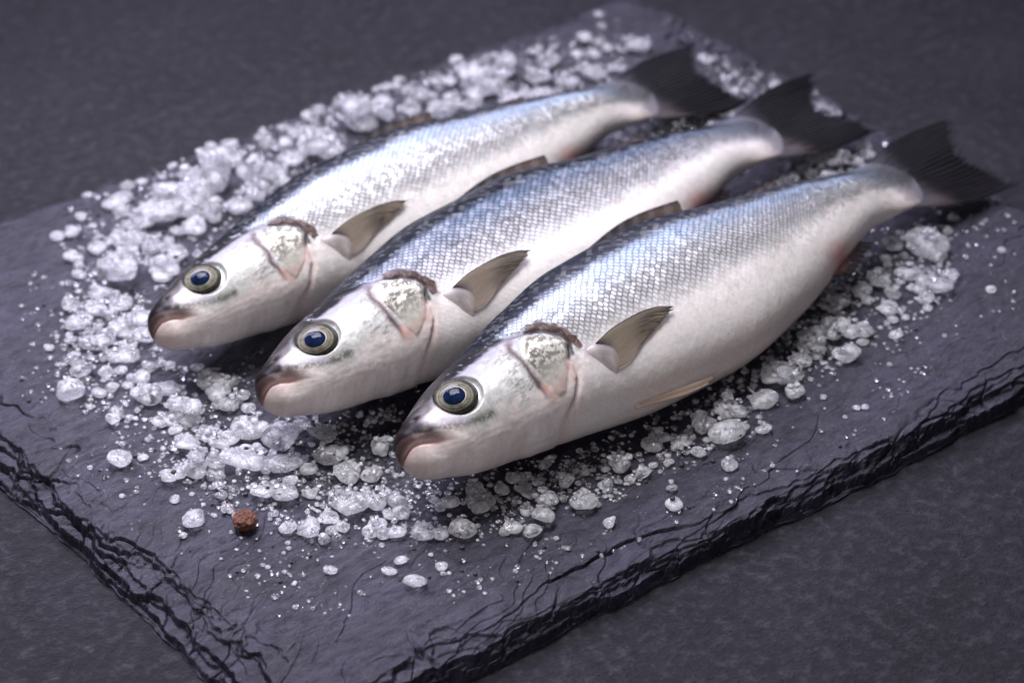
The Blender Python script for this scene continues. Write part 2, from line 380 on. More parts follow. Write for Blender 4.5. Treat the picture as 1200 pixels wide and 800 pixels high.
BEND = 0.0
def bend(V):
    V = V.copy(); V[..., 2] += BEND*((V[..., 0]-110)/140)**2; return V
def make_body(seed):
    xa = 6*np.linspace(0, 1, 30)**2; xb = np.linspace(6, 74, 200)[1:]; xc = np.r_[np.linspace(74, 246, 190)[1:], 246+10*np.sin(np.linspace(0, math.pi/2, 26)[1:])]
    x = np.r_[xa, xb, xc]; NX = len(x); NTH = 264
    T, B, W, Yd = profile(x)
    th = -math.pi/2+np.arange(NTH)*2*math.pi/NTH           # starts at the belly, +90 deg = back; first half = visible side
    e = 2/2.05
    cs = np.sign(np.cos(th))*np.abs(np.cos(th))**e; sn = np.sign(np.sin(th))*np.abs(np.sin(th))**e
    zc = (T+B)/2; hh = (T-B)/2
    X = np.repeat(x[:, None], NTH, 1); Y = Yd[:, None]+W[:, None]*cs[None]; Z = zc[:, None]+hh[:, None]*sn[None]
    # arc length for the scale rows
    P = np.stack([X, Y, Z], -1)
    seg = np.linalg.norm(np.roll(P, -1, 1)-P, axis=2); arc = np.c_[np.zeros(NX), np.cumsum(seg, 1)]; circ = arc[:, -1:]
    rows = 64.0
    bv = arc/np.maximum(circ, 1e-6)*rows
    pitch = np.maximum(circ[:, 0], 60)/rows*.58
    av = np.r_[0, np.cumsum(np.diff(x)/((pitch[1:]+pitch[:-1])/2))]
    # normals from the grid
    dX = np.gradient(P, axis=0); dT = (np.roll(P, -1, 1)-np.roll(P, 1, 1))
    N = np.cross(dT, dX); N /= np.linalg.norm(N, axis=2)[..., None]+1e-9
    if (N[NX//2, NTH//4]@np.array([0, 1, 0])) < 0: N = -N
    Q = np.c_[X.ravel(), Z.ravel()]; xx, zz = Q.T
    Q0 = Q
    Q = Q+np.c_[fbm(xx*.22, zz*.22, seed+7, 4, .55)-.5, fbm(xx*.22+40, zz*.22, seed+8, 4, .55)-.5]*np.where(Q[:, :1] > 30, 2.2, .8)
    v = ((Z-zc[:, None])/np.maximum(hh[:, None], 1e-6)).ravel()
    d = np.zeros(len(Q))
    # --- relief
    gs = sdf(Q, GILLPOLY)
    rear = sstep(36, 46, xx)*(1-sstep(9, 14, zz))*sstep(-20.5, -13.5, zz)
    d += rear*.55*sstep(-.25, .9, gs)*(1-.6*sstep(1, 14, gs))-rear*.45*np.exp(-((gs+.6)/1.0)**2)
    dp = seg_dist(Q, PREOP)/(.7+.9*fbm(xx*.3, zz*.3, seed+9, 3)); d -= .28*np.exp(-(dp/1.1)**2)*sstep(-13, -6, zz)
    front_of = sstep(0, 3, (46.8-xx))*sstep(30, 46, xx); d += .35*front_of*np.exp(-(dp/5)**2)
    dm = seg_dist(Q, MOUTH); d -= .40*np.exp(-(dm/.40)**2)*sstep(13, 4, xx)
    dl = seg_dist(Q, LIPTOP); d -= .08*np.exp(-(dl/.8)**2)
    lipz = np.interp(xx, [p[0] for p in MOUTH], [p[1] for p in MOUTH])
    de = np.hypot(*(Q0-EYE).T)
    d += -1.15*(1-sstep(EYE_R-1.2, EYE_R+.3, de))+.10*np.exp(-((de-EYE_R-.9)/1.2)**2)
    dn = np.hypot((xx-9.8)/1.2, (zz-8.2)/.8); d -= .6*np.exp(-(dn/.9)**2)      # nostril
    # jaw and throat folds
    for k, off in enumerate((2.4, 4.2, 6.4)):
        f = [(6, -6.2+off*.35), (16, -11.2+off*.5), (28, -14.5+off*.8), (40, -17.4+off), (50, -18.6+off)]
        d -= (.06-.012*k)*np.exp(-(seg_dist(Q, f)/.45)**2)
    # opercle plates
    so = sdf(Q, OPERC); d += .35*sstep(0, 1.2, so)
    d += .12*(fbm(xx*.35, zz*.35, seed, 3)-.5)*(xx < 66)
    # soft sag of the belly / muscles
    d += .7*(fbm(xx*.03+5, zz*.05, seed+2, 2)-.5)*sstep(60, 90, xx)
    hid = np.abs(np.cos(np.repeat(th[None], NX, 0).ravel())) < .06      # keep the ridge itself clean
    d = np.where(hid, d*.5, d)
    P = P+(N.reshape(-1, 3)*d[:, None]).reshape(P.shape)
    # --- paint (the skin's own colours, plus lilac reflections on the head)
    n1 = fbm(xx*.5, zz*.5, seed+1, 4); n2 = fbm(xx*1.6, zz*1.6, seed+4, 3); n3 = fbm(xx*.12, zz*.3, seed+6, 3)
    vv = v+(n3-.5)*.10+(fbm(xx*.9, zz*.9, seed+3, 2)-.5)*.05
    c = np.tile(np.array([.74, .70, .685]), (len(Q), 1))
    c = lerp(c, (.50, .49, .50), sstep(-.42, -.08, vv)); c = lerp(c, (.30, .33, .39), sstep(.0, .30, vv))
    c = lerp(c, (.16, .215, .31), sstep(.22, .45, vv)*sstep(60, 110, xx)); c = lerp(c, (.22, .26, .34), sstep(.32, .6, vv)*(1-sstep(60, 110, xx)))
    c = lerp(c, (.010, .012, .019), sstep(.47, .64, vv))
    metal = .03+.30*sstep(-.45, .1, vv)*(1-sstep(.60, .76, vv)*.9)
    edge = (.02+.88*sstep(-.5, .0, vv))*(1-.55*sstep(.55, .75, vv))
    # darker dashes along the rows of the mid flank towards the tail
    stripe = .5+.5*np.sin(bv[:, :-1].ravel()*2*math.pi)
    c = lerp(c, (.16, .16, .18), .30*stripe*sstep(-.25, .05, vv)*(1-sstep(.45, .7, vv))*sstep(80, 150, xx))
    # lateral line
    ll = seg_dist(Q, [(66, 9.8), (86, 7.1), (110, 5.6), (140, 3.6), (190, .8), (250, 0)])
    c = lerp(c, (.10, .10, .11), .55*np.exp(-(ll/.35)**2)*(1-sstep(105, 150, xx)))
    # warm tint along the belly seam, blood near the vent
    c = lerp(c, (.66, .52, .46), .5*sstep(-.75, -1.0, v)*sstep(60, 90, xx)*(1-sstep(180, 230, xx)))
    c = lerp(c, (.62, .22, .20), .75*np.exp(-((xx-191)/8)**2-((zz+18.0)/3.4)**2))
    c = lerp(c, (.62, .50, .46), .6*sstep(215, 250, xx)*sstep(-.2, -.8, v)); c = lerp(c, (.19, .21, .27), .85*sstep(222, 248, xx+(n1-.5)*10)*sstep(-.6, .5, v)); c = lerp(c, (.13, .125, .145), .95*sstep(236, 251, xx+(n1-.5)*7))
    # ---- head
    ss = sdf(Q, SCALELINE); body = sstep(-.8, 1.2, ss)
    h = np.tile(np.array([.74, .68, .665]), (len(Q), 1))                                   # pinkish-white jaw and throat
    ck = sstep(-11.5, -5, zz+(n1-.5)*5)*sstep(14, 24, xx)
    h = lerp(h, (.48, .48, .465), ck); h = lerp(h, (.30, .30, .315), .9*ck*sstep(1.5, 6, zz))                                                        # silvery cheek, its upper part darkened against glare
    h = lerp(h, (.34, .34, .32), ck*sstep(.58, .74, n2)*.5)
    h = lerp(h, (.68, .68, .66), ck*sstep(.55, .7, n1)*.5)
    h = lerp(h, (.64, .52, .49), .35*sstep(.45, .62, n3)*(1-ck))                            # flushed throat
    crown = sstep(9.6, 11.6, zz+(n1-.5)*1.6-.06*(xx-26))
    h = lerp(h, (.20, .19, .23), sstep(5.5, 9.5, zz-.05*(xx-26))*sstep(8, 20, xx)*.85)  # lilac reflection on the upper head put into the colour
    h = lerp(h, (.014, .014, .016), crown*sstep(.20, .40, n1+.15*sstep(14, 18, zz)))
    # band below the eye, snout, jaws
    sub = seg_dist(Q, [(10, 1.6), (14, -1.6), (19, -4.2), (24, -6.2), (28, -6.6)])
    h = lerp(h, (.10, .105, .085), .92*np.exp(-(sub/1.45)**2)*(.55+.45*sstep(.3, .5, n2)))
    pre = seg_dist(Q, [(7, 7.5), (11, 4.2), (15, .6), (20, -3.0)])
    h = lerp(h, (.46, .44, .50), .8*np.exp(-(pre/1.9)**2))  # lilac wet-skin reflection painted between snout and eye
    up = (zz-lipz)
    snout = sstep(.1, 1.4, up)*(1-sstep(6.5, 12.5, xx+(n1-.5)*3+np.minimum(up-3, 0)*.6))
    h = lerp(h, (.020, .013, .015), .97*snout)
    h = lerp(h, (.038, .034, .036), sstep(6.2, 8.2, zz+.10*xx)*(1-sstep(12, 18, xx-(zz-6)*1.4))*.9)
    lipz2 = np.interp(xx, [p[0] for p in LIPTOP], [p[1] for p in LIPTOP])
    lip = sstep(-.1, .6, up)*sstep(.4, -.5, zz-lipz2)*(xx < 19)
    h = lerp(h, (.20, .135, .12), .75*lip*(1-sstep(6, 16, xx))); h = lerp(h, (.024, .014, .013), .94*lip*(1-sstep(8, 17, xx)))
    h = lerp(h, (.05, .026, .024), .8*np.exp(-(dl/.7)**2)*(1-sstep(6, 15, xx)))
    h = lerp(h, (.42, .34, .32), .75*(1-sstep(1.5, 9, xx))*(up < 0))                          # chin
    h = lerp(h, (.11, .040, .028), .95*np.exp(-(dm/.6)**2)*(1-sstep(7, 13, xx)))
    h = lerp(h, (.40, .27, .25), .35*np.exp(-(dm/1.5)**2)*(1-sstep(10, 17, xx)))
    h = lerp(h, (.008, .006, .007), .98*snout*sstep(-1.2, .6, zz-lipz2+.25*np.maximum(3-xx, 0)))
    stk = sstep(.52, .66, fbm(xx*.45+zz*.25, zz*1.9-xx*.2, seed+9, 3))*sstep(34, 41, xx)*sstep(48, 45, xx)*sstep(-12, -7, zz)*sstep(11, 7, zz)
    h = lerp(h, (.13, .125, .11), .6*stk)
    # gill plates
    h = lerp(h, (.48, .455, .40), .8*sstep(-1.0, 2.2, so+(n1-.5)*2))
    h = lerp(h, (.05, .05, .042), sstep(-.2, .8, so)*sstep(.40, .56, fbm(xx*.8+3, zz*1.1, seed+5, 5, .62))*sstep(-9, -1, zz)*.8)
    h = lerp(h, (.75, .76, .78), sstep(0, .8, so)*np.exp(-(seg_dist(Q, [(53, 3.8), (57, 2.2), (61, .4)])/.6)**2)*.7)
    h = lerp(h, (.60, .42, .38), .6*sstep(0, 1, so)*sstep(-7.5, -11.5, zz))
    h = lerp(h, (.085, .052, .058), .92*np.exp(-(dp/1.15)**2)*sstep(-14, -9, zz))
    h = lerp(h, (.60, .27, .20), .5*np.exp(-(seg_dist(Q, [(47.8, -9.5), (49.4, -12.8)])/1.1)**2))
    h = lerp(h, (.64, .32, .27), .45*np.exp(-(seg_dist(Q, [(60, -6.5), (57.8, -11)])/1.4)**2))
    rim = np.exp(-(seg_dist(Q, GILL[1:6])/.85)**2); h = lerp(h, (.028, .02, .024), .95*rim*sstep(-7.5, -4.5, zz))
    h = lerp(h, (.60, .50, .48), .5*np.exp(-((gs-.3)/.9)**2)*sstep(-5, -9, zz))
    h = lerp(h, (.05, .045, .05), .8*np.exp(-(seg_dist(Q, [(40, 13.4), (47, 11.6), (54, 9.6), (60.4, 6.6)])/.7)**2))
    # dark lid round the eye
    h = lerp(h, (.055, .055, .05), .6*np.exp(-((de-EYE_R)/.55)**2))
    h = lerp(h, (.02, .012, .012), .9*np.exp(-(dn/.9)**2))
    h = h*(.88+.24*fbm(xx*.8, zz*.8, seed+10, 4))[:, None]
    hm = np.clip(0.02+.22*ck*(1-sstep(1, 6, zz))+.18*sstep(0, 1, so)-.3*crown, 0, .55)*(1-.8*snout)*(1-.7*lip)
    c = c*body[:, None]+h*(1-body[:, None]); metal = metal*body+hm*(1-body); sc = body*(1-.25*sstep(235, 250, xx))*(.18+.82*sstep(-.6, -.05, vv))
    mb = sdf(Q, MEMB); mw = sstep(-.3, .5, mb+(n1-.5)*1.6)
    c = lerp(c, (.085, .042, .028), .92*mw); c = lerp(c, (.035, .018, .018), mw*sstep(.42, .62, n2+.25*sstep(2.2, .4, mb+.8*(zz < 3)))*.9); metal = metal*(1-mw); sc = sc*(1-mw)
    c = lerp(c, (.62, .45, .42), .35*np.exp(-(np.maximum(-gs, 0)/3)**2)*(gs < 0)*sstep(-5, -9, zz))
    gapd = seg_dist(Q, [(56.5, 9.3), (61.2, 7.0), (64.8, 3.0), (65.2, -1.7), (63.2, -5.5)])
    gw = np.exp(-(gapd/.75)**2); c = lerp(c, (.022, .014, .015), .93*gw); metal = metal*(1-gw); sc = sc*(1-gw)
    # pinkish-grey skin where the pectoral fin roots
    c = lerp(c, (.50, .40, .44), .55*np.exp(-(seg_dist(Q, [(69, -7), (74, -15)])/2.6)**2))
    coat = ((.19-.17*sstep(.46, .64, vv))*body+(.062-.052*crown-.02*snout)*(1-body))*(1-.8*gw)
    P = bend(P); V = P.reshape(-1, 3)
    # faces
    i, j = np.meshgrid(np.arange(NX-1), np.arange(NTH), indexing='ij'); i = i.ravel(); j = j.ravel(); jn = (j+1) % NTH
    F = np.c_[i*NTH+j, i*NTH+jn, (i+1)*NTH+jn, (i+1)*NTH+j]
    uvl = np.stack([np.c_[av[i], bv[i, j]], np.c_[av[i], bv[i, j+1]], np.c_[av[i+1], bv[i+1, j+1]], np.c_[av[i+1], bv[i+1, j]]], 1)
    Vw = V.copy(); Vw[:, 1] *= -1; Vw /= 1000
    me = np_mesh('fish_body', Vw, F)
    uvlay = me.uv_layers.new(name='scales'); uvlay.data.foreach_set('uv', uvl.astype(np.float32).ravel())
    ca = me.color_attributes.new('paint', 'FLOAT_COLOR', 'POINT'); ca.data.foreach_set('color', np.c_[np.clip(c, 0, 1), np.ones(len(c))].astype(np.float32).ravel())
    cp = me.color_attributes.new('props', 'FLOAT_COLOR', 'POINT'); cp.data.foreach_set('color', np.c_[np.clip(sc, 0, 1), np.clip(metal, 0, 1), np.clip(edge, 0, 1), np.clip(coat, 0, 1)].astype(np.float32).ravel())
    # the tail end is closed by the tail fin root; cap both ends
    bm = bmesh.new(); bm.from_mesh(me)
    be = [e_ for e_ in bm.edges if e_.is_boundary]
    bmesh.ops.holes_fill(bm, edges=be, sides=0); bmesh.ops.recalc_face_normals(bm, faces=bm.faces); bm.to_mesh(me); bm.free()
    me.polygons.foreach_set('use_smooth', np.full(len(me.polygons), True))
    return me, P, N

def grid_fin(name, S, rays, paint, thick=.35, parent=None, amp=.12):
    S = bend(S); FINPTS.append(S.reshape(-1, 3))
    """S: (nr, ns, 3) grid in fish millimetres, rays along the second axis; closed thin sheet."""
    nr, ns, _ = S.shape
    N = np.cross(np.gradient(S, axis=0), np.gradient(S, axis=1)); N /= np.linalg.norm(N, axis=2)[..., None]+1e-9
    k = np.arange(nr)/(nr-1)*rays
    ridge = amp*np.cos(2*math.pi*k)[:, None]*np.linspace(1, .3, ns)[None]
    tk = thick*np.linspace(1, .25, ns)[None, :, None]
    A = S+N*(tk/2+ridge[..., None]); Bq = S-N*(tk/2+ridge[..., None])
    V = np.vstack([A.reshape(-1, 3), Bq.reshape(-1, 3)])
    i, j = np.meshgrid(np.arange(nr-1), np.arange(ns-1), indexing='ij'); q = (i*ns+j).ravel(); n = nr*ns
    F = [np.c_[q, q+1, q+ns+1, q+ns], np.c_[q+n, q+n+ns, q+n+ns+1, q+n+1]]
    idx = np.arange(n).reshape(nr, ns); ring = np.r_[idx[:-1, 0], idx[-1, :-1], idx[:0:-1, -1], idx[0, :0:-1]]; rn = np.roll(ring, -1)
    F.append(np.c_[ring, rn, rn+n, ring+n])
    F = np.vstack(F)
    Vw = V.copy(); Vw[:, 1] *= -1; Vw /= 1000
    me = np_mesh(name, Vw, F)
    U = np.repeat(k[:, None], ns, 1).ravel(); Wv = np.repeat(np.linspace(0, 1, ns)[None], nr, 0).ravel()
    uv = np.c_[np.r_[U, U], np.r_[Wv, Wv]][F.ravel()]
    lay = me.uv_layers.new(name='rays'); lay.data.foreach_set('uv', uv.astype(np.float32).ravel())
    c = paint(U/rays, Wv); c = np.vstack([c, c])
    ca = me.color_attributes.new('paint', 'FLOAT_COLOR', 'POINT'); ca.data.foreach_set('color', np.c_[c, np.ones(len(c))].astype(np.float32).ravel())
    bm = bmesh.new(); bm.from_mesh(me); bmesh.ops.recalc_face_normals(bm, faces=bm.faces); bm.to_mesh(me); bm.free()
    me.polygons.foreach_set('use_smooth', np.full(len(me.polygons), True))
    return obj(name, me, M_TAIL if name in ('tail_fin', 'dorsal_fin') else M_FIN, parent)

def curve_pts(pts, n):
    pts = np.array(pts, float); L = np.r_[0, np.cumsum(np.linalg.norm(np.diff(pts, axis=0), axis=1))]
    return np.stack([pchip(L, pts[:, k], np.linspace(0, L[-1], n)) for k in range(pts.shape[1])], -1)

def jag(n, rays, seed, amp):
    r = np.random.default_rng(seed); k = np.arange(n)/(n-1)*rays
    tips = r.random(rays+2)*amp
    notch = .5-.5*np.cos(2*math.pi*k)          # membrane sits back between ray tips
    return np.interp(k, np.arange(rays+2), tips)+notch*amp*.9+r.random(n)*amp*.25

def side_lat(x, z):
    """half thickness of the body at a side-view point (mm)"""
    T, B, W, Yd = profile(np.atleast_1d(x)); zc = (T+B)/2; hh = (T-B)/2
    s = np.clip(np.abs((z-zc)/hh), 0, 1); e = 2.05
    return Yd+W*(1-s**e)**(1/e)

def fins(root, seed):
    r = np.random.default_rng(seed); lift = 1.0+.8*r.random()
    # ---- tail fin
    nr, ns, rays = 133, 26, 22
    base_z = np.linspace(12.0, -12.0, nr); f = np.linspace(0, 1, nr)
    edge = curve_pts([(305, 15.8), (297.5, 10), (290.5, 3.8), (288.0, -.5), (290, -6), (295, -13), (301, -22.5)], nr)
    s = np.linspace(0, 1, ns)
    j = jag(nr, rays, seed, .085)
    S = np.zeros((nr, ns, 3))
    for k in range(nr):
        p0 = np.array([247-3.5*(abs(f[k]-.5)*2)**2, base_z[k]*.97]); p1 = edge[k]
        bow = np.array([0, (12.8 if f[k] < .5 else -12.8)*abs(f[k]-.5)*2*.26])
        e1 = p1-(p1-p0)*j[k]
        q = p0+(e1-p0)*s[:, None]+bow*(np.sin(s*math.pi))[:, None]
        S[k, :, 0] = q[:, 0]; S[k, :, 2] = q[:, 1]
    S[..., 1] = pchip(XD, YD, S[..., 0])+1.6*np.sin(S[..., 2]*.16+seed)*(S[..., 0]-248)/45
    def pt(u, w):
        n = fbm(u*30, w*6, seed, 3)
        c = np.tile(np.array([.009, .0088, .011]), (len(u), 1)); c = lerp(c, (.026, .024, .029), n*.8)
        c = lerp(c, (.22, .17, .175), sstep(.42, .08, w+.2*(n-.5))*sstep(.5, 1.0, u)); c = lerp(c, (.12, .12, .145), sstep(.32, .06, w+.2*(n-.5))*.8)
        return c
    grid_fin('tail_fin', S, rays, pt, .6, root, .05)
    # ---- pectoral fin: fleshy root, then a fan of rays
    nr, ns, rays = 133, 24, 22
    up = curve_pts([(72.5, -6.6), (81, -5.6), (91.5, -6.0), (101, -7.6), (107.5, -10.2)], ns)
    lo = curve_pts([(74.8, -16.4), (79, -16.6), (83.5, -15.6), (87, -14.6), (89, -14.0)], ns)
    tr = curve_pts([(107.5, -10.2), (103, -11.6), (97.5, -12.6), (92.5, -13.6), (89, -14.0)], nr)
    bs = curve_pts([(72.5, -6.6), (74.8, -8.6), (76.0, -12), (74.8, -16.4)], nr)
    j = jag(nr, rays, seed+3, .075); f = np.linspace(0, 1, nr)
    S = np.zeros((nr, ns, 3))
    for k in range(nr):
        L = up*(1-f[k])+lo*f[k]+ (bs[k]-(up[0]*(1-f[k])+lo[0]*f[k]))*(1-s_(ns))[:, None]+(tr[k]-(up[-1]*(1-f[k])+lo[-1]*f[k]))*s_(ns)[:, None]
        tip = L[-1]; L = L[0]+(L-L[0])*(1-j[k]*s_(ns)[:, None]**1.5)
        S[k, :, 0] = L[:, 0]; S[k, :, 2] = L[:, 1]
        S[k, :, 1] = side_lat(L[:, 0], L[:, 1])+.4+lift*np.sin(s_(ns)*1.9)*(1-f[k]*.75)
    def pp(u, w):
        n = fbm(u*22, w*5, seed+2, 4)
        c = np.tile(np.array([.40, .32, .23]), (len(u), 1))
        c = lerp(c, (.13, .11, .085), sstep(.25, .75, w)*(.45+.55*sstep(.35, .65, n)))
        c = lerp(c, (.55, .43, .36), sstep(.55, .95, u)*(1-sstep(.4, .9, w)*.6)); c = lerp(c, (.05, .042, .038), sstep(.05, .0, u))
        c = lerp(c, (.14, .10, .12), sstep(.14, .0, w)*sstep(.75, .3, u)); return c
    pf = grid_fin('pectoral_fin', S, rays, pp, .45, root)
    nb = 40; g = np.linspace(0, 1, nb)
    rootp = curve_pts([(67.2, -6.4), (67.4, -7.4), (68.2, -9.5), (70.5, -14), (73.6, -17.2)], 33); tip = curve_pts([(73.2, -6.2), (75.6, -8.6), (77.2, -12), (76.2, -15.2), (74.6, -17.2)], 33)
    S = np.zeros((33, nb, 3))
    for k in range(33):
        q = rootp[k]+(tip[k]-rootp[k])*g[:, None]; S[k, :, 0] = q[:, 0]; S[k, :, 2] = q[:, 1]
        S[k, :, 1] = side_lat(q[:, 0], q[:, 1])+-.40+(1.5*np.sin(g*math.pi*.78)*math.sin((k+.5)/33*math.pi)**.7)
    def pr(u, w):
        c = np.tile(np.array([.70, .65, .65]), (len(u), 1)); c = lerp(c, (.26, .20, .24), sstep(.45, 1, w)*sstep(.8, .2, u)*.8); c = lerp(c, (.66, .58, .56), sstep(.45, .9, u)*.7); return c
    grid_fin('pectoral_root', S, 1, pr, .4, pf)
    # ---- dorsal fins folded along the ridge
    for (xs, hgt, name_seed) in (((99, 158), 5.8, 1), ((160, 200), 2.6, 2)):
        nr, ns = 70, 10; t_ = np.linspace(0, 1, nr); xv = xs[0]+(xs[1]-xs[0])*t_
        T, B, W, Yd = profile(xv)
        hh = hgt*(sstep(0, .5, t_)*(.25+.75*t_))*(1-.85*sstep(.955, 1, t_))
        S = np.zeros((nr, ns, 3))
        for q in range(ns):
            w = q/(ns-1); S[:, q, 0] = xv+w*hh*.9; S[:, q, 2] = T-.9+w*(hh+.9); S[:, q, 1] = Yd+1.0+w*hh*.18
        def pd(u, w):
            c = np.tile(np.array([.05, .044, .044]), (len(u), 1)); c = lerp(c, (.16, .115, .095), sstep(.5, .9, u)*sstep(.25, .6, w)*.7); return lerp(c, (.03, .028, .03), sstep(.75, 1, w))
        grid_fin('dorsal_fin', S, 9, pd, .5, root, .03)
    # ---- pelvic fin along the belly
    nr, ns = 41, 18; t_ = np.linspace(0, 1, ns)
    top = curve_pts([(77, -25.4), (88, -27.6), (98, -29.6), (110, -32.2)], ns); low = curve_pts([(76, -26.6), (86, -29.6), (96, -32.2), (106, -33.6)], ns)
    j = jag(nr, 6, seed+5, .06)
    S = np.zeros((nr, ns, 3))
    for k in range(nr):
        f_ = k/(nr-1); q = top*(1-f_)+low*f_; q = q[0]+(q-q[0])*(1-j[k]*t_[:, None]**2)
        S[k, :, 0] = q[:, 0]; S[k, :, 2] = q[:, 1]
        S[k, :, 1] = np.maximum(side_lat(q[:, 0], np.maximum(q[:, 1], profile(q[:, 0])[1]+.6)), 1.0)+.3+t_*1.0
    def pv(u, w):
        c = np.tile(np.array([.62, .50, .43]), (len(u), 1)); c = lerp(c, (.44, .25, .13), sstep(.2, .5, u)*sstep(.9, .5, u)*sstep(.1, .4, w)*.8); return lerp(c, (.30, .22, .15), sstep(.75, 1, w)*.6)
    grid_fin('pelvic_fin', S, 6, pv, .5, root)
    # ---- anal fin
    nr, ns = 57, 14; t_ = np.linspace(0, 1, nr); xv = 180+25*t_
    T, B, W, Yd = profile(xv); j = jag(nr, 9, seed+8, .12)
    hgt = 8.0*sstep(-.1, .35, t_)*(1-.45*t_)
    S = np.zeros((nr, ns, 3))
    for q in range(ns):
        w = q/(ns-1)*(1-j); S[:, q, 0] = xv+w*(7.5); S[:, q, 2] = B+1.6-w*(hgt*.85); S[:, q, 1] = Yd+1.0-w*2.0
    def pa(u, w):
        c = np.tile(np.array([.30, .17, .17]), (len(u), 1)); c = lerp(c, (.55, .13, .14), sstep(.5, .0, w)*.8); return lerp(c, (.055, .045, .05), sstep(.35, .8, w+u*.35))
    grid_fin('anal_fin', S, 9, pa, .5, root)
def s_(n): return np.linspace(0, 1, n)

def cap_mesh(name, R, H, nr=14, ns=56, power=2.0, inner=0.0):
    V = [(0, 0, H)] if inner == 0 else []; F = []
    for i in range(1, nr+1):
        q = inner+(1-inner)*i/nr
        for k in range(ns):
            a = 2*math.pi*k/ns; V.append((R*q*math.cos(a), R*q*math.sin(a), H*(1-q**power)))
    me = bpy.data.meshes.new(name)
    for k in range(ns): F.append((0, 1+k, 1+(k+1) % ns))
    for i in range(nr-1):
        for k in range(ns):
            a = 1+i*ns+k; b2 = 1+i*ns+(k+1) % ns; F.append((a, a+ns, b2+ns, b2))
    # skirt and back so that it is a closed lens
    b0 = 1+(nr-1)*ns; n0 = len(V)
    for k in range(ns):
        a = 2*math.pi*k/ns; V.append((R*.93*math.cos(a), R*.93*math.sin(a), -R*.22))
    for k in range(ns): F.append((b0+k, n0+k, n0+(k+1) % ns, b0+(k+1) % ns))
    F.append(tuple(n0+k for k in range(ns-1, -1, -1)))
    me.from_pydata(V, [], F); me.polygons.foreach_set('use_smooth', [True]*len(me.polygons)); me.update(); return me
ME_EYE = cap_mesh('eye', .0073, .0012); ME_PUP = cap_mesh('pupil', .0035, .0006); ME_COR = cap_mesh('cornea', .0068, .0027, power=2.0)

FISH = []; FINPTS = []
def build_fish(loc, phi_deg, sc, seed, label, roll=20.0, stretch=1.0, curve=0.0):
    global BEND
    BEND = curve
    phi = math.radians(phi_deg); rho = math.radians(roll)
    t = np.array([math.cos(phi), math.sin(phi), 0]); n = np.array([-math.sin(phi), math.cos(phi), 0]); z = np.array([0, 0, 1.0])
    S = math.cos(rho)*z-math.sin(rho)*n; D = math.cos(rho)*n+math.sin(rho)*z
    root = bpy.data.objects.new('fish', None); COL.objects.link(root); root.empty_display_size = .02
    Mx = Matrix.Identity(4)
    for i in range(3):
        Mx[i][0], Mx[i][1], Mx[i][2], Mx[i][3] = t[i]*sc*stretch, -S[i]*sc, D[i]*sc, loc[i]
    root.matrix_world = Mx
    tag(root, label, 'fish', 'whole silver fish laid side by side on the slate')
    FINPTS.clear(); me, P, N = make_body(seed)
    obj('body', me, M_FISH, root)
    fins(root, seed)
    # eye on the visible side, turned to the local surface
    for sgn in (1, -1):
        Pf = P.reshape(-1, 3); Nf = N.reshape(-1, 3); sel = np.where(np.sign(Pf[:, 1]) == sgn)[0]
        dd = np.hypot(Pf[sel, 0]-EYE[0], Pf[sel, 2]-EYE[1]); near = sel[dd < 6.5]; edge = sel[(dd > 7.4) & (dd < 8.8)]
        nn = Nf[near].mean(0); nn /= np.linalg.norm(nn)
        cen = Pf[edge].mean(0); cen = cen+nn*(-.22)
        cw = np.array([cen[0], -cen[1], cen[2]])/1000; nw = Vector((nn[0], -nn[1], nn[2]))
        e = obj('eye', ME_EYE, M_IRIS, root)
        R = nw.to_track_quat('Z', 'Y').to_matrix().to_4x4(); R.translation = Vector(cw); e.matrix_local = R
        p = obj('pupil', ME_PUP, M_PUPIL, e); p.location = (-.0002, 0, .00105)
        c = obj('cornea', ME_COR, M_CORNEA, e); c.location = (0, 0, .0006)
    # world-space points for the salt to avoid
    A = np.vstack([P.reshape(-1, 3)]+FINPTS)
    Wp = np.array(loc)+sc*(A[:, 0:1]*t*stretch+A[:, 1:2]*S+A[:, 2:3]*D)/1000
    FISH.append(Wp)
    return root
build_fish((.08397, .06481, .0217), 8.55, 1.0, 1, 'silver fish nearest the long front edge of the slate, its whole white belly showing')
build_fish((.06922, .11998, .0217*.974), 8.9, .974, 4, 'middle silver fish lying between the two other fish on the slate', 19.0, 1.03, 1.2)
build_fish((.06351, .17808, .0217*.906), 8.5, .906, 8, 'smallest silver fish, lying against the thick salt heap at the back of the slate', 21.0, 1.062, -.8)

